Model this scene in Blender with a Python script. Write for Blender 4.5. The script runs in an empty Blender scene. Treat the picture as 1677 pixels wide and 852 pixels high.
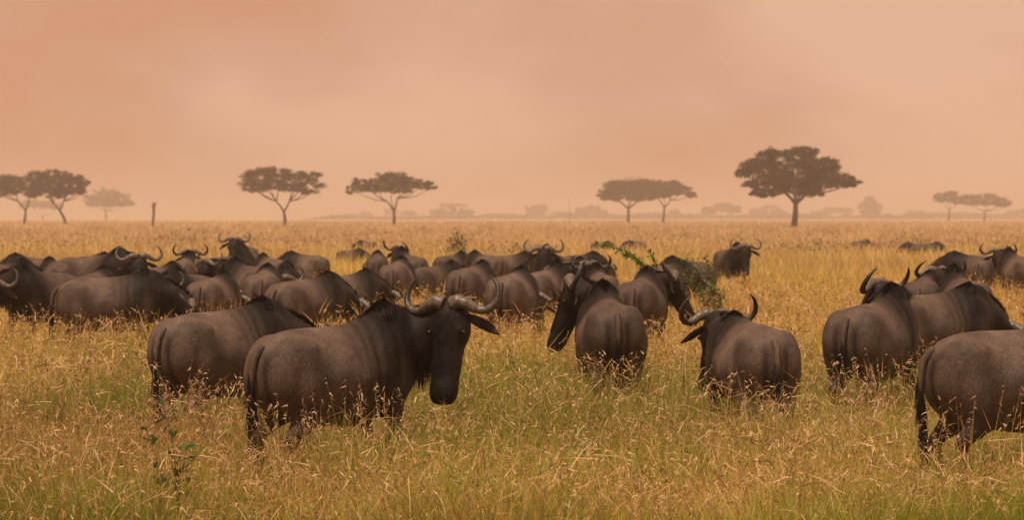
import bpy, math, random
import numpy as np
from mathutils import Vector
R = math.radians
rng = np.random.default_rng(7)
random.seed(7)

# ------------------------------------------------------------------ camera
F = 4658.0            # focal length in photo pixels
HOR = 356.0           # horizon row in the photo
CH = 2.05             # eye height over the plain
scene = bpy.context.scene
col = scene.collection
cam_d = bpy.data.cameras.new('camera')
cam_d.sensor_width = 36.0
cam_d.lens = 36.0 * F / 1677.0
cam_d.clip_end = 30000.0
cam_d.dof.use_dof = True
cam_d.dof.focus_distance = 22.5
cam_d.dof.aperture_fstop = (cam_d.lens / 1000.0) / 0.020
cam = bpy.data.objects.new('camera', cam_d)
col.objects.link(cam)
cam.location = (0, 0, CH)
cam.rotation_euler = (R(90) - math.atan((426.0 - HOR) / F), 0, 0)
scene.camera = cam

# ------------------------------------------------------------------ light
SUN_EL, SUN_AZ = 66.0, 212.0      # azimuth clockwise from +Y (the view direction); behind the camera
w = bpy.data.worlds.new('World'); scene.world = w; w.use_nodes = True
nt = w.node_tree; nt.nodes.clear(); L = nt.links.new
def N(nt, t, **k):
    n = nt.nodes.new(t)
    for a, b in k.items(): setattr(n, a, b)
    return n
out = N(nt, 'ShaderNodeOutputWorld'); bg = N(nt, 'ShaderNodeBackground')
sky = N(nt, 'ShaderNodeTexSky'); sky.sky_type = 'NISHITA'; sky.sun_disc = False
sky.sun_elevation = R(SUN_EL); sky.sun_rotation = R(SUN_AZ); sky.dust_density = 6.0; sky.air_density = 1.0
tc = N(nt, 'ShaderNodeTexCoord')
mp = N(nt, 'ShaderNodeMapping'); mp.inputs['Scale'].default_value = (8, 8, 15)
mp.inputs['Location'].default_value = (3.1, 0.4, 1.7)
n1 = N(nt, 'ShaderNodeTexNoise'); n1.inputs['Scale'].default_value = 1.0; n1.inputs['Detail'].default_value = 4.0
n1.inputs['Roughness'].default_value = 0.45
L(tc.outputs['Generated'], mp.inputs['Vector']); L(mp.outputs['Vector'], n1.inputs['Vector'])
sx = N(nt, 'ShaderNodeSeparateXYZ'); L(tc.outputs['Generated'], sx.inputs[0])
mr = N(nt, 'ShaderNodeMapRange'); mr.inputs['From Min'].default_value = -0.2; mr.inputs['From Max'].default_value = 0.2
mr.inputs['To Min'].default_value = -0.15; mr.inputs['To Max'].default_value = 0.15
L(sx.outputs['X'], mr.inputs['Value'])
ad = N(nt, 'ShaderNodeMath', operation='ADD'); L(n1.outputs['Fac'], ad.inputs[0]); L(mr.outputs['Result'], ad.inputs[1])
cr = N(nt, 'ShaderNodeValToRGB'); L(ad.outputs[0], cr.inputs['Fac'])
e = cr.color_ramp.elements
e[0].position = 0.36; e[0].color = (0.66, 0.315, 0.185, 1)
e[1].position = 0.65; e[1].color = (0.82, 0.49, 0.325, 1)
m = cr.color_ramp.elements.new(0.5); m.color = (0.70, 0.39, 0.255, 1)
sc_ = N(nt, 'ShaderNodeVectorMath', operation='SCALE'); sc_.inputs['Scale'].default_value = 0.10
L(sky.outputs['Color'], sc_.inputs[0])
mx = N(nt, 'ShaderNodeMixRGB'); mx.inputs['Fac'].default_value = 0.94
L(sc_.outputs['Vector'], mx.inputs['Color1']); L(cr.outputs['Color'], mx.inputs['Color2'])
L(mx.outputs['Color'], bg.inputs['Color']); bg.inputs['Strength'].default_value = 1.0
L(bg.outputs[0], out.inputs['Surface'])

sd = bpy.data.lights.new('sun', 'SUN'); sd.energy = 4.3; sd.angle = R(8); sd.color = (1.0, 0.86, 0.68)
sun = bpy.data.objects.new('sun', sd); col.objects.link(sun)
az, el = R(SUN_AZ), R(SUN_EL)
to_sun = Vector((math.sin(az) * math.cos(el), math.cos(az) * math.cos(el), math.sin(el)))
sun.rotation_euler = to_sun.to_track_quat('Z', 'Y').to_euler()

vs = scene.view_settings
vs.view_transform = 'Standard'; vs.look = 'None'; vs.exposure = 0.0; vs.gamma = 1.0
try: vs.use_curve_mapping = False
except Exception: pass
scene.cycles.volume_bounces = 2
scene.cycles.max_bounces = 6
scene.cycles.diffuse_bounces = 3
scene.cycles.transparent_max_bounces = 8

# ------------------------------------------------------------------ helpers
def place(px, s):
    """world x, y of the photo column px at the distance where one metre covers s pixels"""
    d = F / s
    return ((px - 838.5) / s, d)

def tag(o, label=None, cat=None, group=None, kind=None):
    if label: o['label'] = label
    if cat: o['category'] = cat
    if group: o['group'] = group
    if kind: o['kind'] = kind
    return o

def link(name, me, parent=None, mat=None):
    o = bpy.data.objects.new(name, me); col.objects.link(o)
    if parent is not None: o.parent = parent
    if mat is not None and me is not None:
        me.materials.clear(); me.materials.append(mat)
    return o

def empty(name, loc, rz=0, s=1.0):
    o = bpy.data.objects.new(name, None); col.objects.link(o)
    o.location = loc; o.rotation_euler = (0, 0, rz); o.scale = (s, s, s)
    o.empty_display_size = 0.3
    return o

def mesh_np(name, V, polys_flat, sizes, color=None, smooth=False):
    me = bpy.data.meshes.new(name)
    V = np.asarray(V, np.float32); polys_flat = np.asarray(polys_flat, np.int32); sizes = np.asarray(sizes, np.int32)
    me.vertices.add(len(V)); me.vertices.foreach_set('co', V.ravel())
    me.loops.add(len(polys_flat)); me.loops.foreach_set('vertex_index', polys_flat)
    st = np.concatenate([[0], np.cumsum(sizes)[:-1]]).astype(np.int32)
    me.polygons.add(len(sizes)); me.polygons.foreach_set('loop_start', st)
    try: me.polygons.foreach_set('loop_total', sizes)
    except Exception: pass
    if smooth: me.polygons.foreach_set('use_smooth', np.ones(len(sizes), bool))
    me.update(calc_edges=True)
    if color is not None: set_col(me, color)
    return me

def set_col(me, color):
    a = me.color_attributes.new('Col', 'FLOAT_COLOR', 'POINT')
    c = np.ones((len(me.vertices), 4), np.float32); c[:, :3] = color
    a.data.foreach_set('color', c.ravel())

def hash2(ix, iy, seed):
    h = (ix.astype(np.int64) * 374761393 + iy.astype(np.int64) * 668265263 + seed * 1442695041) & 0xFFFFFFFF
    h = ((h ^ (h >> 13)) * 1274126177) & 0xFFFFFFFF
    h = h ^ (h >> 16)
    return (h & 0xFFFF) / 65535.0
def vnoise(x, y, scale, seed=0):
    x = np.asarray(x) / scale; y = np.asarray(y) / scale
    ix = np.floor(x); iy = np.floor(y); fx = x - ix; fy = y - iy
    fx = fx * fx * (3 - 2 * fx); fy = fy * fy * (3 - 2 * fy)
    a = hash2(ix, iy, seed); b = hash2(ix + 1, iy, seed); c = hash2(ix, iy + 1, seed); d = hash2(ix + 1, iy + 1, seed)
    return (a * (1 - fx) + b * fx) * (1 - fy) + (c * (1 - fx) + d * fx) * fy

def unit(v):
    v = np.asarray(v, float); return v / (np.linalg.norm(v, axis=-1, keepdims=True) + 1e-9)

def spline(P, n):
    """Catmull-Rom through rows of P (any width), n samples"""
    P = np.asarray(P, float); P = np.vstack([2 * P[0] - P[1], P, 2 * P[-1] - P[-2]])
    m = len(P) - 3; u = np.linspace(0, m, n); i = np.minimum(u.astype(int), m - 1); t = (u - i)[:, None]
    a, b, c, d = P[i], P[i + 1], P[i + 2], P[i + 3]
    return 0.5 * ((2 * b) + (-a + c) * t + (2 * a - 5 * b + 4 * c - d) * t ** 2 + (-a + 3 * b - 3 * c + d) * t ** 3)

class MB:
    def __init__(s): s.V = []; s.f = []; s.n = 0; s.tags = []
    def add(s, V, faces):
        V = np.asarray(V, float); s.V.append(V)
        for f in faces: s.f.append([i + s.n for i in f])
        s.n += len(V)
    def loft(s, C, Rt, Up, W, HU, HD=None, n=20, pk=0.0):
        C = np.asarray(C, float); m = len(C)
        HD = HU if HD is None else HD
        pk = np.broadcast_to(pk, (m,))
        th = np.linspace(0, 2 * math.pi, n, endpoint=False); ct, st = np.cos(th), np.sin(th)
        V = []
        for i in range(m):
            h = np.where(st >= 0, HU[i], HD[i]); x = ct * W[i] * (1 - pk[i] * np.maximum(st, 0) ** 1.2)
            V.append(C[i] + np.outer(x, Rt[i]) + np.outer(st * h, Up[i]))
        V = np.vstack(V + [C[0][None], C[-1][None]])
        fs = []
        for i in range(m - 1):
            for j in range(n):
                k = (j + 1) % n
                fs.append((i * n + j, i * n + k, (i + 1) * n + k, (i + 1) * n + j))
        for j in range(n):
            k = (j + 1) % n
            fs.append((m * n, k, j)); fs.append((m * n + 1, (m - 1) * n + j, (m - 1) * n + k))
        s.add(V, fs)
    def tube(s, P, r, n=12, up=(0, 0, 1)):
        P = np.asarray(P, float); T = unit(np.gradient(P, axis=0)); up = np.asarray(up, float)
        Rt = unit(np.cross(T, up + 1e-4)); Up = unit(np.cross(Rt, T)); r = np.asarray(r, float)
        s.loft(P, Rt, Up, r, r, r, n)
    def ell(s, c, rad, n=14):
        th = np.linspace(-1, 1, 9) * math.pi / 2 * 0.97
        C = [np.array(c) + np.array([rad[0] * math.sin(a), 0, 0]) for a in th]
        s.loft(C, [(0, 1, 0)] * 9, [(0, 0, 1)] * 9, [rad[1] * math.cos(a) for a in th], [rad[2] * math.cos(a) for a in th], None, n)
    def mesh(s, name, color=None, smooth=True):
        V = np.vstack(s.V); fl = [i for f in s.f for i in f]
        return mesh_np(name, V, fl, [len(f) for f in s.f], color, smooth)

def strands(root, d0, length, width, droop, color, seg=3, side=None, wind=None):
    """flat tapered hairs / blades as one mesh; returns V, F(flat), sizes, colours"""
    n = len(root); d0 = unit(d0)
    if side is None:
        side = unit(np.cross(d0, rng.normal(size=(n, 3))))
    Vs = []; p = root.copy(); d = d0.copy(); g = np.array([0, 0, -1.0])
    st = length[:, None] / seg
    for k in range(seg + 1):
        wk = (width * (1.0 - (k / seg) ** 1.5 * 0.999))[:, None] * 0.5
        if k == seg: Vs.append(p.copy())
        else:
            Vs.append(p - side * wk); Vs.append(p + side * wk)
        d = unit(d + g * (droop[:, None] / seg)); p = p + d * st
    m = 2 * seg + 1
    V = np.stack(Vs, 1).reshape(-1, 3)
    base = (np.arange(n) * m)[:, None]
    quads = np.array([[2 * k, 2 * k + 1, 2 * k + 3, 2 * k + 2] for k in range(seg - 1)]).reshape(-1)
    tri = np.array([2 * seg - 2, 2 * seg - 1, 2 * seg])
    pat = np.concatenate([quads, tri]); sz = [4] * (seg - 1) + [3]
    Fl = (base + pat[None]).ravel(); sizes = np.tile(sz, n)
    C = np.repeat(color, m, axis=0)
    return V, Fl, sizes, C

# ------------------------------------------------------------------ materials
def mat(name):
    m = bpy.data.materials.new(name); m.use_nodes = True
    return m, m.node_tree, m.node_tree.nodes['Principled BSDF']

def leafy(name, rough=0.75, trans=0.35, var=0.25, spec=0.15):
    m, nt, b = mat(name); L = nt.links.new
    at = N(nt, 'ShaderNodeAttribute', attribute_name='Col')
    tc = N(nt, 'ShaderNodeTexCoord'); no = N(nt, 'ShaderNodeTexNoise'); no.inputs['Scale'].default_value = 9.0
    L(tc.outputs['Object'], no.inputs['Vector'])
    mr = N(nt, 'ShaderNodeMapRange'); mr.inputs['To Min'].default_value = 1 - var; mr.inputs['To Max'].default_value = 1 + var
    L(no.outputs['Fac'], mr.inputs['Value'])
    s = N(nt, 'ShaderNodeVectorMath', operation='SCALE'); L(at.outputs['Color'], s.inputs[0]); L(mr.outputs['Result'], s.inputs['Scale'])
    L(s.outputs['Vector'], b.inputs['Base Color']); b.inputs['Roughness'].default_value = rough
    b.inputs['Specular IOR Level'].default_value = spec
    tr = N(nt, 'ShaderNodeBsdfTranslucent'); L(s.outputs['Vector'], tr.inputs['Color'])
    mix = N(nt, 'ShaderNodeMixShader'); mix.inputs['Fac'].default_value = trans
    L(b.outputs[0], mix.inputs[1]); L(tr.outputs[0], mix.inputs[2]); L(mix.outputs[0], nt.nodes['Material Output'].inputs['Surface'])
    return m
M_GRASS = leafy('grass')
M_LEAF = leafy('leaves', 0.6, 0.3)
M_CROWN = leafy('crown_leaves', 0.8, 0.15, 0.4)

def fur_mat():
    m, nt, b = mat('fur'); L = nt.links.new
    at = N(nt, 'ShaderNodeAttribute', attribute_name='Col')
    tc = N(nt, 'ShaderNodeTexCoord')
    big = N(nt, 'ShaderNodeTexNoise'); big.inputs['Scale'].default_value = 5.0; big.inputs['Detail'].default_value = 5.0
    fine = N(nt, 'ShaderNodeTexNoise'); fine.inputs['Scale'].default_value = 100.0; fine.inputs['Detail'].default_value = 3.0
    mp = N(nt, 'ShaderNodeMapping'); mp.inputs['Scale'].default_value = (1, 1, 0.30)
    L(tc.outputs['Object'], big.inputs['Vector']); L(tc.outputs['Object'], mp.inputs['Vector']); L(mp.outputs['Vector'], fine.inputs['Vector'])
    a = N(nt, 'ShaderNodeMapRange'); a.inputs['From Min'].default_value = 0.3; a.inputs['From Max'].default_value = 0.7
    a.inputs['To Min'].default_value = 0.60; a.inputs['To Max'].default_value = 1.40
    L(big.outputs['Fac'], a.inputs['Value'])
    c = N(nt, 'ShaderNodeMapRange'); c.inputs['From Min'].default_value = 0.3; c.inputs['From Max'].default_value = 0.7
    c.inputs['To Min'].default_value = 0.60; c.inputs['To Max'].default_value = 1.42
    L(fine.outputs['Fac'], c.inputs['Value'])
    oi = N(nt, 'ShaderNodeObjectInfo'); orr = N(nt, 'ShaderNodeMapRange'); orr.inputs['To Min'].default_value = .82; orr.inputs['To Max'].default_value = 1.22
    L(oi.outputs['Random'], orr.inputs['Value'])
    m0 = N(nt, 'ShaderNodeMath', operation='MULTIPLY'); L(a.outputs['Result'], m0.inputs[0]); L(orr.outputs['Result'], m0.inputs[1])
    mu = N(nt, 'ShaderNodeMath', operation='MULTIPLY'); L(m0.outputs[0], mu.inputs[0]); L(c.outputs['Result'], mu.inputs[1])
    s = N(nt, 'ShaderNodeVectorMath', operation='SCALE'); L(at.outputs['Color'], s.inputs[0]); L(mu.outputs[0], s.inputs['Scale'])
    L(s.outputs['Vector'], b.inputs['Base Color'])
    b.inputs['Roughness'].default_value = 0.55; b.inputs['Specular IOR Level'].default_value = 0.13
    bp = N(nt, 'ShaderNodeBump'); bp.inputs['Strength'].default_value = 0.55; bp.inputs['Distance'].default_value = 0.012
    L(fine.outputs['Fac'], bp.inputs['Height']); L(bp.outputs[0], b.inputs['Normal'])
    return m
M_FUR = fur_mat()

def hair_mat():
    m, nt, b = mat('hair'); L = nt.links.new
    at = N(nt, 'ShaderNodeAttribute', attribute_name='Col'); L(at.outputs['Color'], b.inputs['Base Color'])
    b.inputs['Roughness'].default_value = 0.75; b.inputs['Specular IOR Level'].default_value = 0.06
    return m
M_HAIR = hair_mat()

def horn_mat():
    m, nt, b = mat('horn'); L = nt.links.new
    at = N(nt, 'ShaderNodeAttribute', attribute_name='Col')
    tc = N(nt, 'ShaderNodeTexCoord'); no = N(nt, 'ShaderNodeTexNoise'); no.inputs['Scale'].default_value = 45.0; no.inputs['Detail'].default_value = 6
    L(tc.outputs['Object'], no.inputs['Vector'])
    mr = N(nt, 'ShaderNodeMapRange'); mr.inputs['From Min'].default_value = .3; mr.inputs['From Max'].default_value = .7
    mr.inputs['To Min'].default_value = 0.55; mr.inputs['To Max'].default_value = 1.35
    L(no.outputs['Fac'], mr.inputs['Value'])
    s = N(nt, 'ShaderNodeVectorMath', operation='SCALE'); L(at.outputs['Color'], s.inputs[0]); L(mr.outputs['Result'], s.inputs['Scale'])
    L(s.outputs['Vector'], b.inputs['Base Color']); b.inputs['Roughness'].default_value = 0.42
    b.inputs['Specular IOR Level'].default_value = 0.4
    bp = N(nt, 'ShaderNodeBump'); bp.inputs['Strength'].default_value = 0.6; bp.inputs['Distance'].default_value = 0.006
    L(no.outputs['Fac'], bp.inputs['Height']); L(bp.outputs[0], b.inputs['Normal'])
    return m
M_HORN = horn_mat()
M_EYE, _nt, _b = mat('eye'); _b.inputs['Base Color'].default_value = (0.012, 0.008, 0.006, 1); _b.inputs['Roughness'].default_value = 0.12

def bark_mat():
    m, nt, b = mat('bark'); L = nt.links.new
    tc = N(nt, 'ShaderNodeTexCoord'); no = N(nt, 'ShaderNodeTexNoise'); no.inputs['Scale'].default_value = 3.0; no.inputs['Detail'].default_value = 6
    L(tc.outputs['Object'], no.inputs['Vector'])
    cr = N(nt, 'ShaderNodeValToRGB'); L(no.outputs['Fac'], cr.inputs['Fac'])
    cr.color_ramp.elements[0].color = (0.045, 0.028, 0.018, 1); cr.color_ramp.elements[1].color = (0.13, 0.085, 0.05, 1)
    L(cr.outputs['Color'], b.inputs['Base Color']); b.inputs['Roughness'].default_value = 0.9
    return m
M_BARK = bark_mat()

def ground_mat():
    m, nt, b = mat('dry_plain'); L = nt.links.new
    tc = N(nt, 'ShaderNodeTexCoord')
    def noise(sc, scale=(1, 1, 1), det=5):
        mp = N(nt, 'ShaderNodeMapping'); mp.inputs['Scale'].default_value = scale
        no = N(nt, 'ShaderNodeTexNoise'); no.inputs['Scale'].default_value = sc; no.inputs['Detail'].default_value = det
        L(tc.outputs['Object'], mp.inputs['Vector']); L(mp.outputs['Vector'], no.inputs['Vector']); return no
    a = noise(0.045, (1, 0.35, 1)); f = noise(2.2, (1, 1, 1), 8)
    cr = N(nt, 'ShaderNodeValToRGB'); L(a.outputs['Fac'], cr.inputs['Fac'])
    cr.color_ramp.elements[0].position = 0.32; cr.color_ramp.elements[0].color = (0.30, 0.19, 0.085, 1)
    cr.color_ramp.elements[1].position = 0.68; cr.color_ramp.elements[1].color = (0.56, 0.39, 0.21, 1)
    mm = cr.color_ramp.elements.new(0.47); mm.color = (0.50, 0.34, 0.175, 1)
    mr = N(nt, 'ShaderNodeMapRange'); mr.inputs['From Min'].default_value = .25; mr.inputs['From Max'].default_value = .75
    mr.inputs['To Min'].default_value = 0.6; mr.inputs['To Max'].default_value = 1.2; L(f.outputs['Fac'], mr.inputs['Value'])
    s = N(nt, 'ShaderNodeVectorMath', operation='SCALE'); L(cr.outputs['Color'], s.inputs[0]); L(mr.outputs['Result'], s.inputs['Scale'])
    L(s.outputs['Vector'], b.inputs['Base Color']); b.inputs['Roughness'].default_value = 0.95; b.inputs['Specular IOR Level'].default_value = 0.05
    bp = N(nt, 'ShaderNodeBump'); bp.inputs['Distance'].default_value = 0.2; L(f.outputs['Fac'], bp.inputs['Height']); L(bp.outputs[0], b.inputs['Normal'])
    return m

# ------------------------------------------------------------------ ground
gx = np.linspace(-1, 1, 41); gx = np.sign(gx) * np.abs(gx) ** 2 * 9000
gy = np.linspace(-1, 1, 61); gy = np.sign(gy) * np.abs(gy) ** 2.2 * 9000
GX, GY = np.meshgrid(gx, gy)
V = np.stack([GX.ravel(), GY.ravel(), np.zeros(GX.size)], 1)
idx = np.arange(GX.size).reshape(GX.shape)
q = np.stack([idx[:-1, :-1], idx[:-1, 1:], idx[1:, 1:], idx[1:, :-1]], -1).reshape(-1)
ground = link('ground', mesh_np('ground', V, q, [4] * (len(q) // 4)), None, ground_mat())
tag(ground, 'dry golden savannah plain running to the hazy horizon', 'ground', kind='structure')

# ------------------------------------------------------------------ wildebeest
#        x     ztop  zbot  halfw  pinch
BODY = [(-0.80, 0.98, 0.86, 0.05, 0),
        (-0.765, 1.08, 0.72, 0.16, 0.10),
        (-0.69, 1.165, 0.63, 0.245, 0.26),
        (-0.56, 1.225, 0.575, 0.305, 0.40),
        (-0.36, 1.245, 0.53, 0.335, 0.42),
        (-0.12, 1.25, 0.50, 0.345, 0.42),
        (0.10, 1.275, 0.49, 0.335, 0.42),
        (0.27, 1.345, 0.51, 0.315, 0.38),
        (0.40, 1.42, 0.54, 0.28, 0.52),
        (0.52, 1.425, 0.60, 0.24, 0.50),
        (0.64, 1.36, 0.70, 0.185, 0.35),
        (0.74, 1.20, 0.84, 0.10, 0.1)]
FORE = [(0.42, 0.12, 1.00, .08), (0.40, 0.16, 0.86, .125), (0.36, 0.19, 0.68, .10), (0.39, 0.19, 0.54, .066), (0.41, 0.18, 0.40, .054), (0.40, 0.175, 0.30, .037),
        (0.40, 0.175, 0.14, .033), (0.42, 0.175, 0.09, .042), (0.45, 0.175, 0.04, .046), (0.46, 0.175, 0.0, .052)]
HIND = [(-0.52, 0.08, 1.04, .11), (-0.51, 0.135, 0.92, .175), (-0.47, 0.165, 0.76, .175), (-0.48, 0.18, 0.60, .115), (-0.57, 0.18, 0.50, .07), (-0.62, 0.175, 0.43, .055), (-0.60, 0.17, 0.34, .042),
        (-0.56, 0.17, 0.15, .035), (-0.545, 0.17, 0.10, .043), (-0.52, 0.17, 0.04, .046), (-0.51, 0.17, 0.0, .052)]
HEADS = [(-.09, .045, .03, .05), (-.05, .085, .065, .11), (.03, .112, .088, .145), (.13, .124, .085, .160), (.23, .088, .072, .135),
         (.33, .090, .068, .118), (.42, .084, .062, .105), (.49, .088, .064, .096), (.545, .084, .058, .084), (.59, .060, .035, .05)]
HORN = [(.036, .050, .036, .046), (.080, .062, .046, .047), (.140, .052, .032, .037), (.210, .028, .000, .029), (.275, .015, .002, .026),
        (.325, .005, .056, .023), (.334, .0, .125, .019), (.308, .0, .192, .013), (.258, .0, .240, .003)]

def vdir(yaw, pitch):
    return np.array([math.cos(yaw) * math.cos(pitch), math.sin(yaw) * math.cos(pitch), math.sin(pitch)])

G_BODY = np.array([.088, .061, .047]); G_DARK = np.array([.021, .015, .0125]); G_HEAD = np.array([.0095, .0068, .0055])
G_LEG = np.array([.040, .028, .022]); G_HAIR = np.array([.012, .010, .009])

PROTO = {}
def build_parts(pose, res):
    """meshes of one wildebeest in its own frame: facing +x, standing on z=0"""
    ny, p1, hy, hp, roll = [R(a) for a in pose[:5]]       # neck yaw, neck pitch at the poll, head yaw, head nose-down, head roll
    stride = pose[5] if len(pose) > 5 else 0.0
    b = MB(); samp = []                                   # (point, radius, zone, param)
    drop = pose[7] if len(pose) > 7 else .075 if pose[1] < -15 else (.03 if pose[1] < 15 else 0)
    BD = [(q[0], q[1] - drop * math.exp(-((q[0] - .46) / .2) ** 2), q[2], q[3] * .97, q[4]) for q in BODY]; B = spline(BD, 34)
    C = np.stack([B[:, 0], 0 * B[:, 0], (B[:, 1] + B[:, 2]) / 2], 1); h = (B[:, 1] - B[:, 2]) / 2
    b.loft(C, [(0, 1, 0)] * 34, [(0, 0, 1)] * 34, B[:, 3], h, h, 28, B[:, 4])
    for i in range(34):
        for zz in (-.6, 0, .6): samp.append((C[i] + np.array([0, 0, zz * h[i]]), h[i] * .6, 0, C[i][0]))
    for s in (-1, 1):
        b.ell((-.53, s * .155, .90), (.235, .155, .31)); b.ell((-.44, s * .175, .76), (.20, .135, .26))
        b.ell((.40, s * .15, .92), (.17, .135, .32))
        for LG, fr in ((FORE, 1), (HIND, 0)):
            g = np.array(LG, float); g[:, 1] *= s
            sw = stride * (1 if (s > 0) == (fr > 0) else -1)
            g[:, 0] += sw * np.clip((.8 - g[:, 2]) / .8, 0, 1)
            G = spline(g, 26); b.tube(G[:, :3], G[:, 3], 14, up=(1, 0, 0))
            for r in G[::2]: samp.append((r[:3], r[3], 3, r[2]))
    # neck
    nseg = 12; p = np.array([.46, 0, 1.10 - drop]); t = np.linspace(0, 1, nseg)
    pts = [p.copy()]; seglen = 0.60 / (nseg - 1); Ts = []
    for i in range(nseg):
        k = t[i] ** 0.9; d = vdir(ny * k, R(12) * (1 - k) + p1 * k); Ts.append(d)
        if i < nseg - 1: p = p + d * seglen; pts.append(p.copy())
    pts = np.array(pts); Ts = np.array(Ts); Rt = unit(np.stack([-Ts[:, 1], Ts[:, 0], 0 * Ts[:, 0]], 1)); Up = unit(np.cross(Ts, Rt))
    W = .20 + (.115 - .20) * t ** .8; HU = .27 + (.115 - .27) * t ** .7; HD = .36 + (.165 - .36) * t ** .8
    b.loft(pts, Rt, Up, W, HU, HD, 24, .35)
    for i in range(1, nseg): 
        for zz in (-.5, .35): samp.append((pts[i] + Up[i] * zz * (HD[i] if zz < 0 else HU[i]), W[i], 1, t[i]))
    # head
    f = vdir(hy, -hp); l = np.array([-math.sin(hy), math.cos(hy), 0.]); tt = np.cross(f, l)
    c_, s_ = math.cos(roll), math.sin(roll); l, tt = l * c_ + tt * s_, tt * c_ - l * s_
    hs = 1.21; P0 = pts[-1] + Ts[-1] * .03
    hk = .94
    def H(L_, T_, F_): return P0 + hs * (l * L_ + tt * T_ + f * F_)
    Hd = spline(HEADS, 22)
    b.loft([H(0, 0, a) for a in Hd[:, 0]], [l] * 22, [tt] * 22, Hd[:, 1] * hs * 1.07, Hd[:, 2] * hs, Hd[:, 3] * hs, 22, .12)
    for a in Hd: samp.append((H(0, 0, a[0]), a[1] * hs, 2, a[0]))
    for s in (-1, 1):                                     # brow and nostril swellings
        for (c3, r3) in (((.088 * s, .035, .13), .040), ((.052 * s, .02, .545), .034)):
            cc = H(*c3); n = 8
            b.tube([cc - f * r3 * .9, cc - f * r3 * .5, cc, cc + f * r3 * .5, cc + f * r3 * .9], [r3 * .3, r3 * .85, r3, r3 * .85, r3 * .3], n)
    # one continuous skin
    me0 = b.mesh('tmp'); o = bpy.data.objects.new('tmp', me0); col.objects.link(o)
    md = o.modifiers.new('r', 'REMESH'); md.mode = 'VOXEL'; md.voxel_size = res; md.use_smooth_shade = True
    
    dg = bpy.context.evaluated_depsgraph_get()
    me = bpy.data.meshes.new_from_object(o.evaluated_get(dg)); bpy.data.objects.remove(o); bpy.data.meshes.remove(me0)
    me.name = 'body'
    nv = len(me.vertices); co = np.empty(nv * 3, np.float32); me.vertices.foreach_get('co', co); co = co.reshape(-1, 3).astype(float)
    ev = np.empty(len(me.edges) * 2, np.int32); me.edges.foreach_get('vertices', ev); ev = ev.reshape(-1, 2)
    deg = np.bincount(ev.ravel(), minlength=nv)[:, None]
    hd = np.array([H(0, 0, a) for a in (0, .2, .4, .58)]); dh = np.linalg.norm(co[:, None] - hd[None], axis=2).min(1)
    wS = np.clip((co[:, 2] - .48) / .18, 0, 1) * np.clip((dh - .17) / .12, 0, 1)
    its = int(34 * (.0155 / res) ** 1.6); co_ = co.copy()
    for it in range(its + 3):
        ac = np.stack([np.bincount(ev[:, 0], co_[ev[:, 1], k], nv) + np.bincount(ev[:, 1], co_[ev[:, 0], k], nv) for k in range(3)], 1) / np.maximum(deg, 1)
        f_ = (np.maximum(wS, 1.0 if it < 3 else 0) * .55)[:, None]; co_ = co_ * (1 - f_) + ac * f_
    x, y, z = co_.T; sg = np.sign(y); bz = np.clip((.52 - x) / .1, 0, 1)
    g2 = lambda a, ca, wa, b__, cb_, wb: np.exp(-((a - ca) / wa) ** 2 - ((b__ - cb_) / wb) ** 2)
    dy = -.016 * g2(x, -.27, .09, z, 1.02, .13) - .026 * g2(x, .17, .05, z, .95, .28) + .024 * g2(x, -.43, .06, z, 1.13, .06) + .014 * g2(x, .30, .055, z, 1.12, .20)
    dy = dy - .020 * g2(x, -.36, .05, z, .72, .14) - .018 * g2(x, -.60, .05, z, .80, .22) 
    dy = dy + .0045 * np.sin((x + .2 * z) * 2 * math.pi / .062) * g2(x, -.02, .14, z, .86, .22)
    dy = (dy + .010 * (vnoise(x, z, .11, 61) - .5)) * bz * np.clip(np.abs(y) / .12, 0, 1) * np.clip((z - .4) / .15, 0, 1)
    co_[:, 1] += sg * dy
    co = co_; me.vertices.foreach_set('co', co.astype(np.float32).ravel()); me.update()
    SP = np.array([s[0] for s in samp]); SR = np.array([s[1] for s in samp]); SZ = np.array([s[2] for s in samp]); SA = np.array([s[3] for s in samp])
    zone = np.zeros((nv, 4)); par = np.zeros((nv, 4))
    for z in range(4):
        k = SZ == z
        for a in range(0, nv, 20000):
            D = np.linalg.norm(co[a:a + 20000, None] - SP[k][None], axis=2) / SR[k]
            j = D.argmin(1); zone[a:a + 20000, z] = D.min(1); par[a:a + 20000, z] = SA[k][j]
    # smooth parameter along the neck
    wt = np.exp(-5 * (zone - zone.min(1, keepdims=True))); wt /= wt.sum(1, keepdims=True)
    x, y, z = co.T
    wob = .03 * (vnoise(x, z, .07, 3) - .5) + .02 * (vnoise(y, z, .05, 5) - .5)
    def bands(u, per): return .5 + .5 * np.sin(2 * math.pi * (u + wob) / per)
    cb = np.repeat(G_BODY[None], nv, 0) * (0.94 + .12 * vnoise(x * 2, z, .12, 9))[:, None]
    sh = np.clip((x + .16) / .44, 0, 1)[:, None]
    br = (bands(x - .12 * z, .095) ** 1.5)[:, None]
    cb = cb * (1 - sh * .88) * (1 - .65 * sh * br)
    crest = np.clip((x - .10) / .3, 0, 1) * np.clip((z - 1.12) / .16, 0, 1)
    cb = cb * (1 - .75 * crest[:, None]) 
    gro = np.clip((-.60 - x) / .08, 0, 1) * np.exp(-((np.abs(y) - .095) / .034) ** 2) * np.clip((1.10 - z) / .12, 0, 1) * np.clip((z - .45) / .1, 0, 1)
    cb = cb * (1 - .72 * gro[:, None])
    cn = G_DARK * (1 + .9 * (1 - par[:, 1:2])) * (1 - .45 * bands(par[:, 1] * .6, .075)[:, None])
    ch = np.repeat(G_HEAD[None], nv, 0) * (1 + .9 * np.clip(.12 - par[:, 2:3], 0, .12) / .12)
    cl = G_LEG + (G_BODY * .7 - G_LEG) * np.clip((z - .45) / .35, 0, 1)[:, None]
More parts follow.
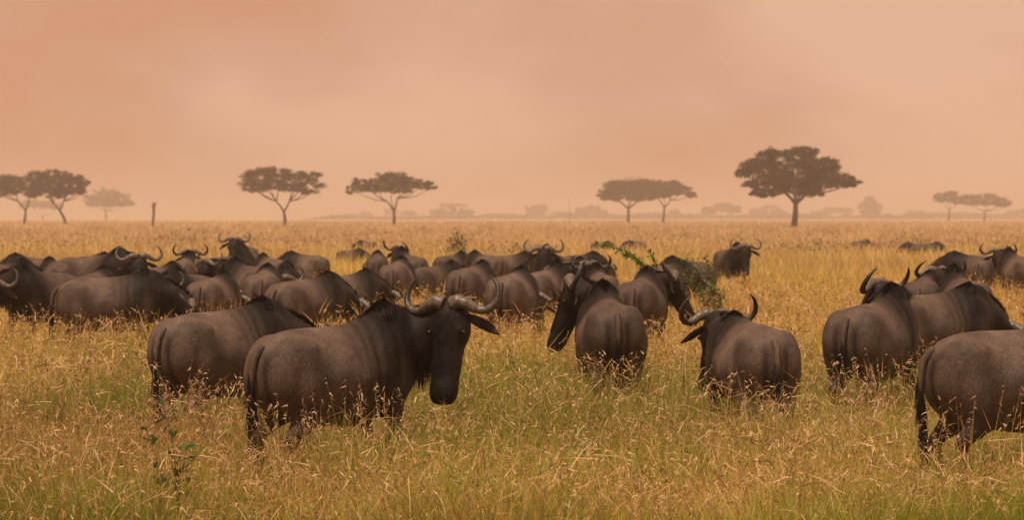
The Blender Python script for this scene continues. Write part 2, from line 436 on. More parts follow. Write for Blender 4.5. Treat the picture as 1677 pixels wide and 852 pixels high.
    colr = cb * wt[:, 0:1] + cn * wt[:, 1:2] + ch * wt[:, 2:3] + cl * wt[:, 3:4]
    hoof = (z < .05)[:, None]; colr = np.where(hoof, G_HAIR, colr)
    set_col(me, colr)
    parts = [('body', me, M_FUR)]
    # horns
    for s in (1, -1):
        hp_ = spline(HORN, 40); P = np.array([H(s * a[0] * hk, a[1], -a[2] * hk) for a in hp_])
        r = hp_[:, 3] * hs * .96; u = np.linspace(0, 1, 40); r = r * (1 + (.08 * np.sin(u * 62) + .05 * np.sin(u * 23 + 1)) * (u < .55))
        m2 = MB(); m2.tube(P, r, 14, up=tuple(tt))
        cc = np.repeat(np.array([.105, .082, .066])[None], len(np.vstack(m2.V)), 0)
        k = np.concatenate([np.repeat(u, 14), [0, 1]]); cc = cc * (1 - .80 * np.clip((k - .38) / .32, 0, 1))[:, None]
        parts.append(('horn', m2.mesh('horn', cc), M_HORN))
    # ears
    for s in (1, -1):
        e = spline([(.105, -.01, .03, .022), (.15, -.03, .05, .040), (.21, -.05, .075, .047), (.27, -.06, .11, .032), (.315, -.06, .14, .006)], 14)
        P = np.array([H(s * a[0], a[1], a[2]) for a in e]); T = unit(np.gradient(P, axis=0))
        Rt = unit(np.cross(T, np.repeat(tt[None], 14, 0))); Up2 = unit(np.cross(Rt, T))
        m2 = MB(); m2.loft(P, Rt, Up2, e[:, 3] * .88, np.full(14, .012), np.full(14, .010), 12)
        nvv = len(np.vstack(m2.V)); parts.append(('ear', m2.mesh('ear', np.repeat((G_DARK * 1.3)[None], nvv, 0)), M_FUR))
    # eyes
    for s in (1, -1):
        cc = H(s * .118, .038, .145); m2 = MB(); a = np.linspace(-1, 1, 7) * 1.45
        m2.tube([cc + l * s * .018 * math.sin(q) for q in a], [.018 * math.cos(q) for q in a], 10)
        parts.append(('eye', m2.mesh('eye'), M_EYE))
    # mane: crest from the withers to the poll
    near = res < .02; n = 3200 if near else 420
    cw = np.array([(q[0], 0, q[1] - .015) for q in B if .12 < q[0] < .50])
    crestP = np.vstack([cw, (pts + Up * (HU - .015)[:, None])[2:]]); crestU = np.vstack([np.repeat([[0, 0, 1.]], len(cw), 0), Up[2:]])
    crestT = np.vstack([np.repeat([[1., 0, 0]], len(cw), 0), Ts[2:]]); crestR = np.vstack([np.repeat([[0, 1., 0]], len(cw), 0), Rt[2:]])
    u = rng.random(n) * (len(crestP) - 1.001); i = u.astype(int); fr = (u - i)[:, None]
    lerp = lambda A: A[i] * (1 - fr) + A[i + 1] * fr
    off = rng.normal(0, .036, n)[:, None]
    root = lerp(crestP) + lerp(crestR) * off - lerp(crestU) * (np.abs(off) * .8)
    d0 = lerp(crestU) * 1.0 + lerp(crestR) * (off / .03 * .50 + rng.normal(0, .08, n)[:, None]) - lerp(crestT) * .75 + rng.normal(0, .07, (n, 3))
    ln = rng.uniform(.04, .085, n) * np.clip(.2 + 2.0 * (u / len(crestP)), 0, 1.25)
    cch = G_HAIR * rng.uniform(.6, 1.7, (n, 1))
    Vv, Fl, sz, Cc = strands(root, d0, ln, np.full(n, .008 if near else .020), rng.uniform(.6, 1.6, n), cch, 4)
    m_ = 2600 if near else 260                             # long hair lying down both sides of the neck
    u2 = rng.random(m_) * (len(crestP) - 1.001); i = u2.astype(int); fr = (u2 - i)[:, None]
    sd2 = np.where(rng.random(m_) < .5, -1., 1.)[:, None]; of2 = rng.uniform(.01, .085, m_)[:, None]
    root2 = lerp(crestP) + lerp(crestR) * of2 * sd2 - lerp(crestU) * (of2 * .55 - .012)
    dd2 = lerp(crestR) * sd2 * .75 - lerp(crestU) * .35 - lerp(crestT) * .55 + np.array([0, 0, -.35]) + rng.normal(0, .13, (m_, 3))
    grow = np.clip(.15 + 2.2 * (u2 / len(crestP)), 0, 1)
    a2 = strands(root2, dd2, rng.uniform(.07, .19, m_) * grow, np.full(m_, .008 if near else .02), np.full(m_, .55), G_HAIR * rng.uniform(.5, 2.6, (m_, 1)), 4)
    Vv, Fl, sz, Cc = np.vstack([Vv, a2[0]]), np.concatenate([Fl, a2[1] + len(Vv)]), np.concatenate([sz, a2[2]]), np.vstack([Cc, a2[3]])
    parts.append(('mane', mesh_np('mane', Vv, Fl, sz, Cc), M_HAIR))
    # beard: throat and brisket
    n = 900 if near else 160
    tp = np.vstack([(pts - Up * (HD - .03)[:, None])[3:], [H(0, -.145, .0), H(0, -.14, .10), H(0, -.12, .20)]])
    u = rng.random(n) * (len(tp) - 1.001); i = u.astype(int); fr = (u - i)[:, None]
    root = tp[i] * (1 - fr) + tp[i + 1] * fr + rng.normal(0, .018, (n, 3))
    d0 = np.array([[0, 0, -1.]]) + rng.normal(0, .16, (n, 3))
    Vv, Fl, sz, Cc = strands(root, d0, rng.uniform(.09, .23, n), np.full(n, .008 if near else .02), np.full(n, .4), np.array([[.045, .034, .026]]) * rng.uniform(.5, 1.5, (n, 1)), 3)
    parts.append(('beard', mesh_np('beard', Vv, Fl, sz, Cc), M_HAIR))
    # coarse hair on the forehead and nose bridge
    n = 1100 if near else 90
    u = rng.uniform(-.02, .42, n); aa = rng.normal(0, .55, n)
    hw = np.interp(u, Hd[:, 0], Hd[:, 1]); ht = np.interp(u, Hd[:, 0], Hd[:, 2])
    root = np.array([H(math.sin(q) * w_ * .95, math.cos(q) * h_ * .95, uu) for q, w_, h_, uu in zip(aa, hw, ht, u)])
    d0 = f * 1.0 + tt * .28 + np.outer(np.sin(aa), l) * .4 + rng.normal(0, .14, (n, 3))
    Vv, Fl, sz, Cc = strands(root, d0, rng.uniform(.02, .045, n), np.full(n, .006 if near else .018), np.full(n, .3), G_HEAD * rng.uniform(.8, 1.7, (n, 1)), 3)
    if near: parts.append(('forelock', mesh_np('forelock', Vv, Fl, sz, Cc), M_HAIR))
    # tail: dock hanging between the haunches, long black tassel
    swing = pose[6] if len(pose) > 6 else 0.0
    tl = spline([(-.73, 0, 1.11, .034), (-.805, 0, 1.03, .029), (-.832, swing * .1, .90, .022), (-.832, swing * .3, .74, .018), (-.83, swing * .6, .60, .014), (-.83, swing, .45, .006)], 22)
    m2 = MB(); m2.tube(tl[:, :3], tl[:, 3], 10, up=(0, 1, 0)); nvv = len(np.vstack(m2.V))
    zt = np.vstack(m2.V)[:, 2]; kk = np.clip((.95 - zt) / .2, 0, 1)[:, None]
    ct = G_BODY * .95 * (1 - kk) + G_HAIR * kk
    n = 700 if near else 120
    u = rng.random(n) ** .8 * 13 + 8; i = np.minimum(u.astype(int), 20); root = tl[i, :3] + rng.normal(0, .010, (n, 3))
    dd = unit(np.gradient(tl[:, :3], axis=0))[i] + rng.normal(0, .10, (n, 3))
    Vv, Fl, sz, Cc = strands(root, dd, rng.uniform(.12, .30, n), np.full(n, .008 if near else .02), np.full(n, .3), G_HAIR * rng.uniform(.5, 1.4, (n, 1)), 3)
    V0 = np.vstack(m2.V); Fl0 = [q for ff in m2.f for q in ff]; sz0 = [len(ff) for ff in m2.f]
    parts.append(('tail', mesh_np('tail', np.vstack([V0, Vv]), np.concatenate([Fl0, Fl + len(V0)]), np.concatenate([sz0, sz]), np.vstack([ct, Cc])), M_FUR))
    return parts

def wildebeest(px, s, heading, pose, label, size=1.0, res=.032, group='wildebeest grazing across the plain', dz=0.0):
    x, y = place(px, s)
    key = (tuple(pose), res)
    if key not in PROTO: PROTO[key] = build_parts(pose, res)
    root = empty('wildebeest', (x, y, dz), R(heading), size)
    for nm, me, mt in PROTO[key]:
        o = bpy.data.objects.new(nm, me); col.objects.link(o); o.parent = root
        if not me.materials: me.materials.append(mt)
    tag(root, label, 'wildebeest', group)
    return root

# pose: neck yaw, neck pitch, head yaw, nose-down, roll, stride, tail swing  (yaw left positive, in the animal's frame)
HI = .0155
near = [
 (556, 221, 44, (-104, 34, -153, 74, 6, .05, 0), 'big dark wildebeest at front left turning its horned face to the viewer', 1.0, HI),
 (372, 190, 50, (-8, -35, -10, 60, 0, 0, 0), 'wildebeest grazing just behind the big one that faces the viewer, its head hidden', 1.0, HI),
 (996, 166, 95, (48, 34, 82, 70, 0, 0, 0), 'wildebeest seen from behind with its tall head raised and turned left in profile', 1.0, HI),
 (1226, 188, 103, (-6, 26, 4, 70, -4, .03, 0, .10), 'wildebeest seen from behind with both wide curved horns above its shoulders, head slightly left', .97, HI),
 (1434, 174, 62, (66, 30, 80, 60, 0, 0, 0), 'wildebeest seen from behind looking back over its left side with one ear up', 1.0, HI),
 (1688, 228, 12, (0, 0, 0, 60, 0, .08, -.06), 'wildebeest cut by the right edge with its long black tail hanging down', 1.0, HI),
 (1536, 156, 34, (14, -55, 14, 60, 0, 0, 0), 'humped dark wildebeest grazing to the right, behind the one cut by the right edge', 1.0, HI),
 (1515, 122, 75, (0, -30, 0, 60, 0, 0, 0), 'wildebeest with only its pointed shoulder hump showing, left of the wide horns at right', 1.0, .024),
 (1575, 124, 95, (12, 16, 20, 50, 0, 0, 0), 'wildebeest with wide upswept horns rising behind the humped grazer at right', 1.0, .024),
 (1052, 123, 78, (-45, 12, -78, 62, 0, 0, 0), 'brown wildebeest behind the profile one, its horned head turned to the right', 1.0, .024),
]
for a in near: wildebeest(*a[:5], size=a[5], res=a[6], dz=(-.07 if a[5] < 1 else 0))

STD = (0, -10, 0, 62, 0, 0, 0); GRZ = (-6, -52, -8, 55, 0, 0, 0); LKR = (-60, 16, -95, 66, 0, 0, 0); LKL = (60, 16, 95, 66, 0, 0, 0); UP = (8, 28, 12, 62, 0, 0, 0); GRL = (35, -45, 50, 58, 0, 0, 0)
FACE = (6, 14, 10, 70, 0, 0, 0); LOW = (10, -14, 18, 74, 4, 0, 0)
far = [
 # px, s, heading, pose, label, size
 (186, 122, 18, GRZ, 'long grey wildebeest grazing to the right behind tall seed stalks at left', 1),
 (66, 112, 238, LOW, 'dark wildebeest at far left facing the viewer with a pale ringed horn', 1),
 (158, 104, 84, GRZ, 'rounded wildebeest rump just above the long grey grazer at left', .95),
 (168, 88, 318, (-18, 6, -38, 66, 0, 0, 0), 'black wildebeest at left with huge round horns, body stretched to the left', 1.08),
 (10, 96, 60, GRZ, 'dark wildebeest back at the left edge beyond the ringed horn', 1),
 (92, 84, 118, GRZ, 'wildebeest with pale back between the left edge and the huge horns', .95),
 (142, 74, 30, GRZ, 'farthest dark wildebeest back on the left, above the huge horned one', .95),
 (50, 76, 150, GRZ, 'hazy wildebeest back farthest left in the rear row', .95),
 (262, 94, 66, GRZ, 'brown wildebeest flank to the right of the huge round horns', .95),
 (303, 78, 88, UP, 'wildebeest with a sharp pointed hump right of the huge horns', .95),
 (306, 108, 250, LOW, 'wildebeest facing the viewer with ring shaped horns at left centre', .95),
 (352, 114, 78, GRZ, 'pinkish wildebeest rump under a thin pale stalk, left centre', .95),
 (434, 108, 90, GRZ, 'wildebeest rump lit pale with dark haunches, seen square from behind', 1),
 (405, 92, 128, LKL, 'wildebeest with curled horn behind the pale rump', .95),
 (398, 62, 262, (4, 34, 6, 66, 0, 0, 0), 'wildebeest standing tall with spread horns against the far grass', 1.05),
 (372, 74, 52, GRZ, 'dark wildebeest back left under the tall spread horned one', .95),
 (440, 76, 112, GRZ, 'dark wildebeest back right under the tall spread horned one', .95),
 (478, 98, 262, LOW, 'wildebeest with low curved horns facing the viewer beside the pale rump', .95),
 (498, 66, 150, GRZ, 'hazy wildebeest standing broadside at the right end of the left herd', .9),
 (506, 122, 56, GRZ, 'wildebeest with a sharp dark hump grazing above the big one with curved horns', .98),
 (572, 104, 52, GRZ, 'wildebeest with a rounded dark hump beside the sharp humped grazer', .92),
 (652, 90, 84, GRZ, 'rounded grey wildebeest rump with a dark tail left of centre', 1),
 (668, 76, 110, (-20, 26, -60, 58, 8, 0, 0), 'wildebeest with raised head and horn tip above the grey rump', 1),
 (618, 70, 92, GRZ, 'small pale wildebeest rump at the left of the centre group', .95),
 (716, 88, 50, (-4, -30, -6, 60, 0, 0, 0), 'very dark wildebeest grazing with ears up at centre', .92),
 (776, 100, 72, GRZ, 'wildebeest rump with pale flank left of the paired striped rumps', 1),
 (842, 114, 76, GRZ, 'striped wildebeest rump beside the right horn of the big one', 1),
 (896, 100, 66, LKR, 'wildebeest bending its head behind the striped rump', .95),
 (742, 66, 60, GRZ, 'low dark wildebeest back above the dark grazing one', .9),
 (792, 70, 120, GRZ, 'dark humped wildebeest back in the centre distance', .95),
 (838, 68, 35, GRZ, 'wildebeest back lying low beyond the centre rumps', .92),
 (900, 78, 262, (4, 20, 8, 68, 0, 0, 0), 'wildebeest with upright round horns facing the viewer at centre', 1.05),
 (932, 84, 58, GRZ, 'wildebeest back sloping down right of the upright round horns', .95),
 (952, 66, 40, GRZ, 'thin dark wildebeest back beyond the profile head', .9),
 (982, 100, 96, UP, 'wildebeest shoulders hidden behind the neck of the profile one', .92),
 (1124, 82, 128, GRZ, 'wildebeest hump behind the thorny bush', .95),
 (1092, 90, 48, GRZ, 'grey wildebeest grazing just left of the thorny bush', .95),
 (1198, 64, 286, (-4, 16, -20, 70, 0, 0, 0), 'lone wildebeest facing the viewer above the wide horned one, upswept horns', 1),
 (1592, 72, 152, GRZ, 'wildebeest with a dark rounded back grazing far right', .95),
 (1630, 76, 50, GRZ, 'wildebeest with round dark hump second from the right edge in the distance', .95),
 (1666, 78, 105, (-12, 18, -30, 60, 0, 0, 0), 'distant wildebeest at the right edge with one horn up', 1),
]
for a in far: wildebeest(*a[:5], size=a[5])
# tiny ones on the far grass
for px, s, hd, lb in ((1410, 30, 10, 'tiny hazy wildebeest alone below the big tree, right of it'),
                      (1497, 34, 170, 'tiny hazy wildebeest below the right pair of trees, leftmost'),
                      (1525, 33, 15, 'tiny hazy wildebeest below the right pair of trees, rightmost'),
                      (575, 42, 20, 'tiny wildebeest left of the centre group on open grass'),
                      (600, 31, 165, 'tiny hazy wildebeest below the second umbrella tree'),
                      (742, 36, 80, 'tiny hazy wildebeest below the pale dome tree'),
                      (985, 32, 10, 'tiny hazy wildebeest left below the paired flat trees'),
                      (1040, 31, 170, 'tiny hazy wildebeest right below the paired flat trees')):
    wildebeest(px, s, hd, GRZ, lb, size=.72, group='tiny wildebeest on the far grass', dz=-.12)

# ------------------------------------------------------------------ trees
def tree(base_px, d, pads, forks, label, group, seed=1, leaf=.33, dens=1.0, trunk_r=.38, name='umbrella_tree', green=(.045, .033, .008), dpt=0.75, lean=0):
    """pads: (px, py, rx, ry) foliage pads of the crown; forks: px, py where limbs leave the trunk"""
    r = np.random.default_rng(seed); s = F / d
    X = lambda px: (px - base_px) / s
    Z = lambda py: CH - (py - HOR) / s
    root = empty(name, ((base_px - 838.5) / s, d, 0)); tag(root, label, 'tree', group)
    tb = MB(); fk = [(X(a), Z(b_)) for a, b_ in forks]
    # trunk
    path = [(lean, 0, -.2)] + [(lean + (fk[0][0] - lean) * .45 + .15, 0, fk[0][1] * .5)] + [(fk[0][0], 0, fk[0][1])]
    P = spline(path, 12); tb.tube(P, np.linspace(trunk_r * 1.15, trunk_r * .75, 12) + .15 * trunk_r * np.exp(-np.arange(12)), 10, up=(0, 1, 0))
    VV = []; CC = []
    for (px, py, rx, ry) in pads:
        cx, cz, ax, az = X(px) + r.normal(0, .05 * rx / s), Z(py), rx / s, ry / s * 1.18
        ay = ax * .9
        span = max(1e-3, max(abs(X(p[0]) - fk[0][0]) for p in pads))
        room = math.sqrt(max(.05, 1 - min(1, abs(cx - fk[0][0]) / (span * 1.25)) ** 2)) * span * dpt
        cy = r.uniform(-1, 1) * room
        # limb to the pad
        k = min(range(len(fk)), key=lambda i: abs(fk[i][0] - cx)); st = np.array([fk[k][0], 0, fk[k][1]])
        if k: tb.tube([(fk[0][0], 0, fk[0][1]), ((fk[0][0] + fk[k][0]) / 2 + .1, 0, (fk[0][1] + fk[k][1]) / 2), tuple(st)], [trunk_r * .6, trunk_r * .5, trunk_r * .42], 8, up=(0, 1, 0))
        en = np.array([cx, cy, cz - az * .3]); md = st * .5 + en * .5; md[2] -= .15 * np.linalg.norm(en - st) * .5; md[:2] += r.normal(0, .3, 2)
        Q = spline([st, md, en], 10); tb.tube(Q, np.linspace(trunk_r * .42, trunk_r * .12, 10), 7, up=(0, 1, 0))
        for _ in range(3):
            e2 = en + np.array([r.uniform(-.8, .8) * ax, r.uniform(-.8, .8) * ay, az * r.uniform(-.2, .4)])
            tb.tube([md * .4 + en * .6, (md * .3 + en * .2 + e2 * .5), e2], [trunk_r * .14, trunk_r * .09, trunk_r * .05], 5, up=(0, 1, 0))
        # clumps, then leaves
        nc = max(12, int(20 * ax * ay / 3 * dens)); nc = min(nc, 90)
        a = r.uniform(0, 2 * math.pi, nc); rr = np.sqrt(r.random(nc))
        cl = np.stack([cx + ax * rr * np.cos(a) * .95, cy + ay * rr * np.sin(a) * .95, cz + az * (np.sqrt(1 - .6 * rr ** 2) * r.uniform(-1.0, 1.05, nc))], 1)
        for c in cl:
            nl = int(r.integers(28, 80) * dens); q = r.normal(size=(nl, 3)); q = q / np.linalg.norm(q, axis=1)[:, None] * (r.random((nl, 1)) ** .60 * r.uniform(.7, 1.35, (nl, 1)))
            q = c + q * np.array([.95, .95, .55]) * r.uniform(.8, 1.5) * min(1.6, max(.5, az * .6))
            VV.append(q); CC.append(np.repeat((np.array(green) * r.uniform(.6, 1.5))[None], nl, 0) * r.uniform(.75, 1.3, (nl, 1)))
    q = np.vstack(VV); c = np.vstack(CC); n = len(q)
    a = unit(r.normal(size=(n, 3)) * np.array([1, 1, .45])); b_ = unit(np.cross(a, r.normal(size=(n, 3)))); sz = leaf * .62 * r.uniform(.5, 1.1, (n, 1))
    V = np.stack([q - a * sz, q + b_ * sz * .6, q + a * sz, q - b_ * sz * .6], 1).reshape(-1, 3)
    tr = link('trunk', tb.mesh('trunk'), root, M_BARK)
    link('crown', mesh_np('crown', V, np.arange(4 * n), np.full(n, 4), np.repeat(c, 4, 0)), root, M_CROWN)
    return root

GT = 'umbrella acacias standing along the horizon'
tree(1299, 477, [(1232, 272, 24, 10), (1268, 258, 26, 12), (1303, 256, 28, 11), (1345, 274, 34, 12), (1382, 296, 24, 9), (1218, 284, 17, 7), (1300, 282, 48, 13),
                 (1262, 296, 34, 10), (1344, 296, 32, 10), (1256, 315, 26, 6), (1304, 306, 40, 9), (1335, 315, 22, 5), (1230, 302, 14, 5), (1392, 300, 15, 5)],
     [(1303, 334), (1285, 315), (1322, 315)], 'largest dark umbrella acacia with a thick single trunk, right of centre', GT, 11, trunk_r=.50, dens=1.15, leaf=.34)
tree(466, 600, [(404, 295, 15, 9), (424, 288, 22, 9), (456, 286, 26, 9), (484, 292, 24, 9), (512, 290, 16, 7), (518, 306, 12, 9), (415, 306, 22, 7), (445, 302, 22, 8), (480, 306, 26, 6), (500, 314, 14, 4)],
     [(465, 347), (453, 330), (474, 330)], 'flat topped acacia with a forked trunk, left of the two in the middle left', GT, 12, trunk_r=.36)
tree(644, 600, [(578, 310, 15, 6), (602, 300, 22, 7), (640, 292, 26, 9), (664, 300, 26, 8), (690, 303, 20, 6), (706, 307, 10, 3), (622, 308, 26, 6), (652, 310, 24, 5)],
     [(645, 346), (634, 330), (651, 325)], 'wide thin umbrella acacia with a forked trunk, left of the pale dome tree', GT, 13, trunk_r=.34)
tree(38, 640, [(4, 297, 22, 9), (28, 298, 22, 9), (14, 312, 26, 8), (44, 308, 24, 8), (-14, 302, 18, 10), (50, 318, 16, 5)],
     [(42, 345), (30, 330), (48, 330)], 'umbrella acacia cut by the left edge', GT, 14, trunk_r=.32)
tree(107, 620, [(66, 292, 22, 9), (92, 290, 24, 9), (120, 296, 22, 8), (138, 302, 11, 6), (78, 306, 28, 8), (112, 312, 24, 6), (92, 318, 20, 5), (136, 314, 8, 4)],
     [(98, 345), (104, 330), (88, 334)], 'umbrella acacia with a crooked leaning trunk near the left edge', GT, 15, trunk_r=.33, lean=.3)
tree(1028, 950, [(992, 318, 14, 6), (1012, 308, 22, 10), (1036, 305, 24, 10), (1030, 320, 38, 8), (1058, 308, 24, 10), (1000, 324, 16, 4), (1060, 320, 22, 6)],
     [(1029, 342), (1015, 330), (1044, 330)], 'dense flat acacia, left one of the touching pair', GT, 16, trunk_r=.55, leaf=.55, dens=.8)
tree(1085, 970, [(1070, 306, 24, 8), (1098, 306, 18, 7), (1118, 313, 16, 6), (1132, 319, 11, 4), (1086, 318, 18, 5)],
     [(1088, 340), (1080, 328), (1098, 328)], 'leaning flat acacia, right one of the touching pair', GT, 17, trunk_r=.45, leaf=.55, dens=.8)
tree(1303 + 250, 1500, [(1540, 324, 12, 6), (1556, 322, 14, 7), (1568, 328, 10, 5)], [(1555, 345)], 'small hazy acacia with a gap to its neighbour on the right', GT, 18, trunk_r=.6, leaf=.8, dens=.5)
tree(1612, 1500, [(1590, 328, 16, 7), (1614, 327, 22, 8), (1638, 331, 14, 6), (1650, 336, 8, 4)], [(1612, 346)], 'small hazy wide acacia near the right edge', GT, 19, trunk_r=.6, leaf=.8, dens=.5)
tree(174, 1900, [(152, 328, 14, 8), (172, 318, 22, 9), (196, 325, 20, 8), (212, 333, 12, 4), (168, 332, 26, 6), (190, 334, 22, 4)], [(173, 346)], 'pale hazy acacia right of the crooked one', GT, 20, trunk_r=.7, leaf=.9, dens=.4)
GP = 'faint trees fading into the dust on the horizon'
pale = [(741, 1500, [(718, 350, 14, 6), (740, 342, 24, 8), (764, 350, 14, 6), (740, 352, 32, 5)], 'pale dome shaped tree in the dust at centre left'),
        (879, 1700, [(870, 343, 10, 6), (888, 342, 10, 6), (878, 350, 16, 5)], 'faint round tree left of the thin stick, in the dust'),
        (920, 1900, [(912, 351, 9, 4), (926, 351, 9, 4)], 'faint low tree between the faint round tree and the wider one'),
        (966, 1600, [(952, 346, 10, 6), (970, 344, 14, 6), (984, 350, 12, 5)], 'faint wide tree left of the touching pair'),
        (1106, 1700, [(1104, 349, 10, 5), (1106, 354, 12, 3)], 'faint bush like tree just right of the touching pair'),
        (1182, 1500, [(1160, 345, 12, 5), (1182, 340, 16, 6), (1202, 343, 12, 5)], 'faint tree left of the largest acacia'),
        (1256, 1750, [(1240, 347, 16, 5), (1260, 343, 18, 6), (1280, 350, 14, 5)], 'faint tree behind the trunk of the largest acacia'),
        (1364, 1750, [(1345, 349, 16, 4), (1366, 345, 18, 5), (1388, 346, 12, 4)], 'faint flat tree right under the largest acacia crown'),
        (1423, 1500, [(1414, 340, 9, 8), (1424, 332, 10, 9), (1434, 342, 10, 8), (1424, 348, 16, 5)], 'faint ragged tree standing taller right of the largest acacia'),
        (1500, 2000, [(1490, 349, 10, 4), (1506, 349, 10, 4)], 'very faint tree left of the small hazy acacia'),
        (1560, 1900, [(1540, 352, 18, 4), (1575, 352, 18, 4)], 'very faint low tree under the small hazy acacia'),
        (1668, 1800, [(1660, 350, 14, 5), (1676, 348, 12, 5)], 'very faint tree at the right edge'),
        (590, 1900, [(575, 354, 14, 3), (600, 352, 12, 4)], 'very faint tree left of the wide thin acacia'),
        (655, 1800, [(640, 347, 14, 5), (668, 350, 14, 4)], 'very faint tree behind the trunk of the wide thin acacia'),
        (70, 1300, [(50, 334, 18, 5), (74, 336, 20, 5), (92, 338, 12, 4)], 'faint flat tree seen under the two left acacias')]
for i, (bp_, d, pads, lb) in enumerate(pale):
    tree(bp_, d * 1.75, pads, [(bp_, 355)], lb, GP, 40 + i, leaf=1.4, trunk_r=.7, dens=.35, name='distant_tree')

# low wooded band far out in the dust: reads as one mass
r = np.random.default_rng(93); VS = []; CS = []
for i in range(150):
    d = r.uniform(2500, 3300); px = r.uniform(790, 1720) if i < 125 else r.uniform(540, 800); x = (px - 838.5) * d / F; n = 260
    wd = r.uniform(5, 16); ht = r.uniform(2.2, 6.5) * (1 if i < 125 else .6)
    q = np.stack([x + r.normal(0, wd, n), d + r.normal(0, wd, n), ht * r.uniform(.3, 1.1, n) ** .7], 1); q[:, 2] *= np.exp(-((q[:, 0] - x) / (1.7 * wd)) ** 2)
    a = unit(r.normal(size=(n, 3))); b_ = unit(np.cross(a, r.normal(size=(n, 3)))); sz = 1.1 * r.uniform(.5, 1.2, (n, 1))
    VS.append(np.stack([q - a * sz, q + b_ * sz * .6, q + a * sz, q - b_ * sz * .6], 1).reshape(-1, 3)); CS.append(np.repeat(np.array([.10, .07, .03]) * r.uniform(.6, 1.4, (n, 1)), 4, 0))
VS = np.vstack(VS); tag(link('far_woodland', mesh_np('far_woodland', VS, np.arange(len(VS)), np.full(len(VS) // 4, 4), np.vstack(CS)), None, M_CROWN),
    'faint band of low woodland along the dusty horizon', 'woodland', kind='stuff')

# dead trunk standing alone
x, y = place(251, F / 520.)
root = empty('dead_trunk', (x, y, 0)); tag(root, 'bare broken dead trunk standing alone between the left acacias', 'dead tree')
m2 = MB(); P = spline([(-.1, 0, -.2), (-.05, 0, 1.2), (.08, 0, 2.6), (.1, 0, 4.2), (.22, 0, 4.75)], 16); m2.tube(P, [.34, .30, .28, .27, .26, .25, .25, .24, .24, .25, .28, .33, .36, .34, .25, .1], 10, up=(0, 1, 0))
link('trunk', m2.mesh('trunk'), root, M_BARK)
m2 = MB(); m2.tube([(.12, 0, 4.2), (.42, .05, 4.5), (.6, .05, 4.95)], [.18, .13, .05], 8, up=(0, 1, 0)); link('branch_stub', m2.mesh('branch_stub'), root, M_BARK)

# ------------------------------------------------------------------ bushes and leafy sprigs
def sprig(name, px, s, stems, label, cat, leaf=.05, per=40, seed=3, green=(.075, .105, .025), r0=.008, group=None, spread=.05, y0=0.0):
    """stems: polylines in metres (x, y, z) from the plant's own base"""
    r = np.random.default_rng(seed); x, y = place(px, s)
    root = empty(name, (x, y, 0)); tag(root, label, cat, group); tb = MB(); Q = []; D = []
    for st in stems:
        P = spline(st, 24); tb.tube(P, np.linspace(r0, r0 * .3, 24), 6, up=(.2, 1, 0))
        T = unit(np.gradient(P, axis=0)); n = per; u = r.uniform(.15 if len(st) > 2 else 0, 1, n) * 22.9; i = u.astype(int); fr = (u - i)[:, None]
        Q.append(P[i] * (1 - fr) + P[i + 1] * fr + r.normal(0, spread * .3, (n, 3))); D.append(T[i] * .5 + r.normal(0, .7, (n, 3)))
    q = np.vstack(Q); d = unit(np.vstack(D)); n = len(q); sd_ = unit(np.cross(d, r.normal(size=(n, 3)))); ln = leaf * r.uniform(.6, 1.2, (n, 1))
    V = np.stack([q, q + d * ln * .5 + sd_ * ln * .28, q + d * ln, q + d * ln * .5 - sd_ * ln * .28], 1).reshape(-1, 3)
    c = np.repeat(np.array(green)[None] * r.uniform(.5, 1.5, (n, 1)), 4, 0)
    link('stem', tb.mesh('stem'), root, M_BARK); link('leaves', mesh_np('leaves', V, np.arange(4 * n), np.full(n, 4), c), root, M_LEAF)
    return root
# arching branch above the brown wildebeest
sprig('sapling', 1062, 112, [[(.05, 0, 0), (.10, 0, .8), (.02, .1, 1.25), (-.25, .1, 1.50), (-.55, .1, 1.62), (-.76, .1, 1.64)],
                             [(.05, 0, 0), (.12, 0, .8), (.0, .1, 1.20), (-.15, 0, 1.42), (-.36, 0, 1.50)],
                             [(.05, 0, 0), (.16, 0, .7), (.10, 0, 1.1), (-.05, 0, 1.32)],
                             [(.05, 0, 0), (.14, 0, .9), (.12, .1, 1.3), (.02, .1, 1.55)], [(.05, 0, 0), (.20, 0, .8), (.26, .1, 1.2)],
                             [(.05, 0, .4), (.05, 0, 1.0), (-.12, .1, 1.35), (-.42, .1, 1.60)]],
      'thorny green sapling branch arching left above the brown wildebeest', 'sapling', .065, 110, 5, (.13, .19, .03), .011)
sprig('thorn_bush', 1166, 104, [[(0, 0, 0), (.0, 0, .5), (-.06, 0, .95), (-.22, .05, 1.30), (-.50, .05, 1.40)], [(0, 0, 0), (.05, 0, .6), (.0, 0, 1.1), (-.12, 0, 1.45)],
                                [(0, 0, 0), (.06, 0, .5), (.20, 0, .85)], [(0, 0, 0), (-.05, .05, .5), (-.20, 0, .95), (-.32, 0, 1.25)], [(0, 0, 0), (.02, .1, .7), (.05, .1, 1.15)],
                                [(0, 0, 0), (-.10, 0, .4), (-.14, 0, .8)], [(0, 0, .5), (-.2, 0, .9), (-.62, .1, 1.28)], [(0, 0, .4), (.12, 0, .7), (.02, 0, .95)]],
      'thorny green bush left of the lone facing wildebeest, above the wide horns', 'bush', .06, 120, 6, (.11, .15, .035), .011, spread=.12)
sprig('leafy_sprig', 286, 262, [[(0, 0, 0), (.01, 0, .35), (-.02, 0, .66), (-.08, 0, .88)], [(0, 0, 0), (.03, .02, .35), (.07, .02, .62)], [(0, 0, 0), (-.08, 0, .4), (-.19, 0, .76)], [(0, 0, 0), (.02, 0, .2), (.0, .02, .40)]],
      'dark green leafy sprig in the grass at the bottom left', 'plant', .085, 20, 8, (.06, .11, .02), .006, spread=.015)
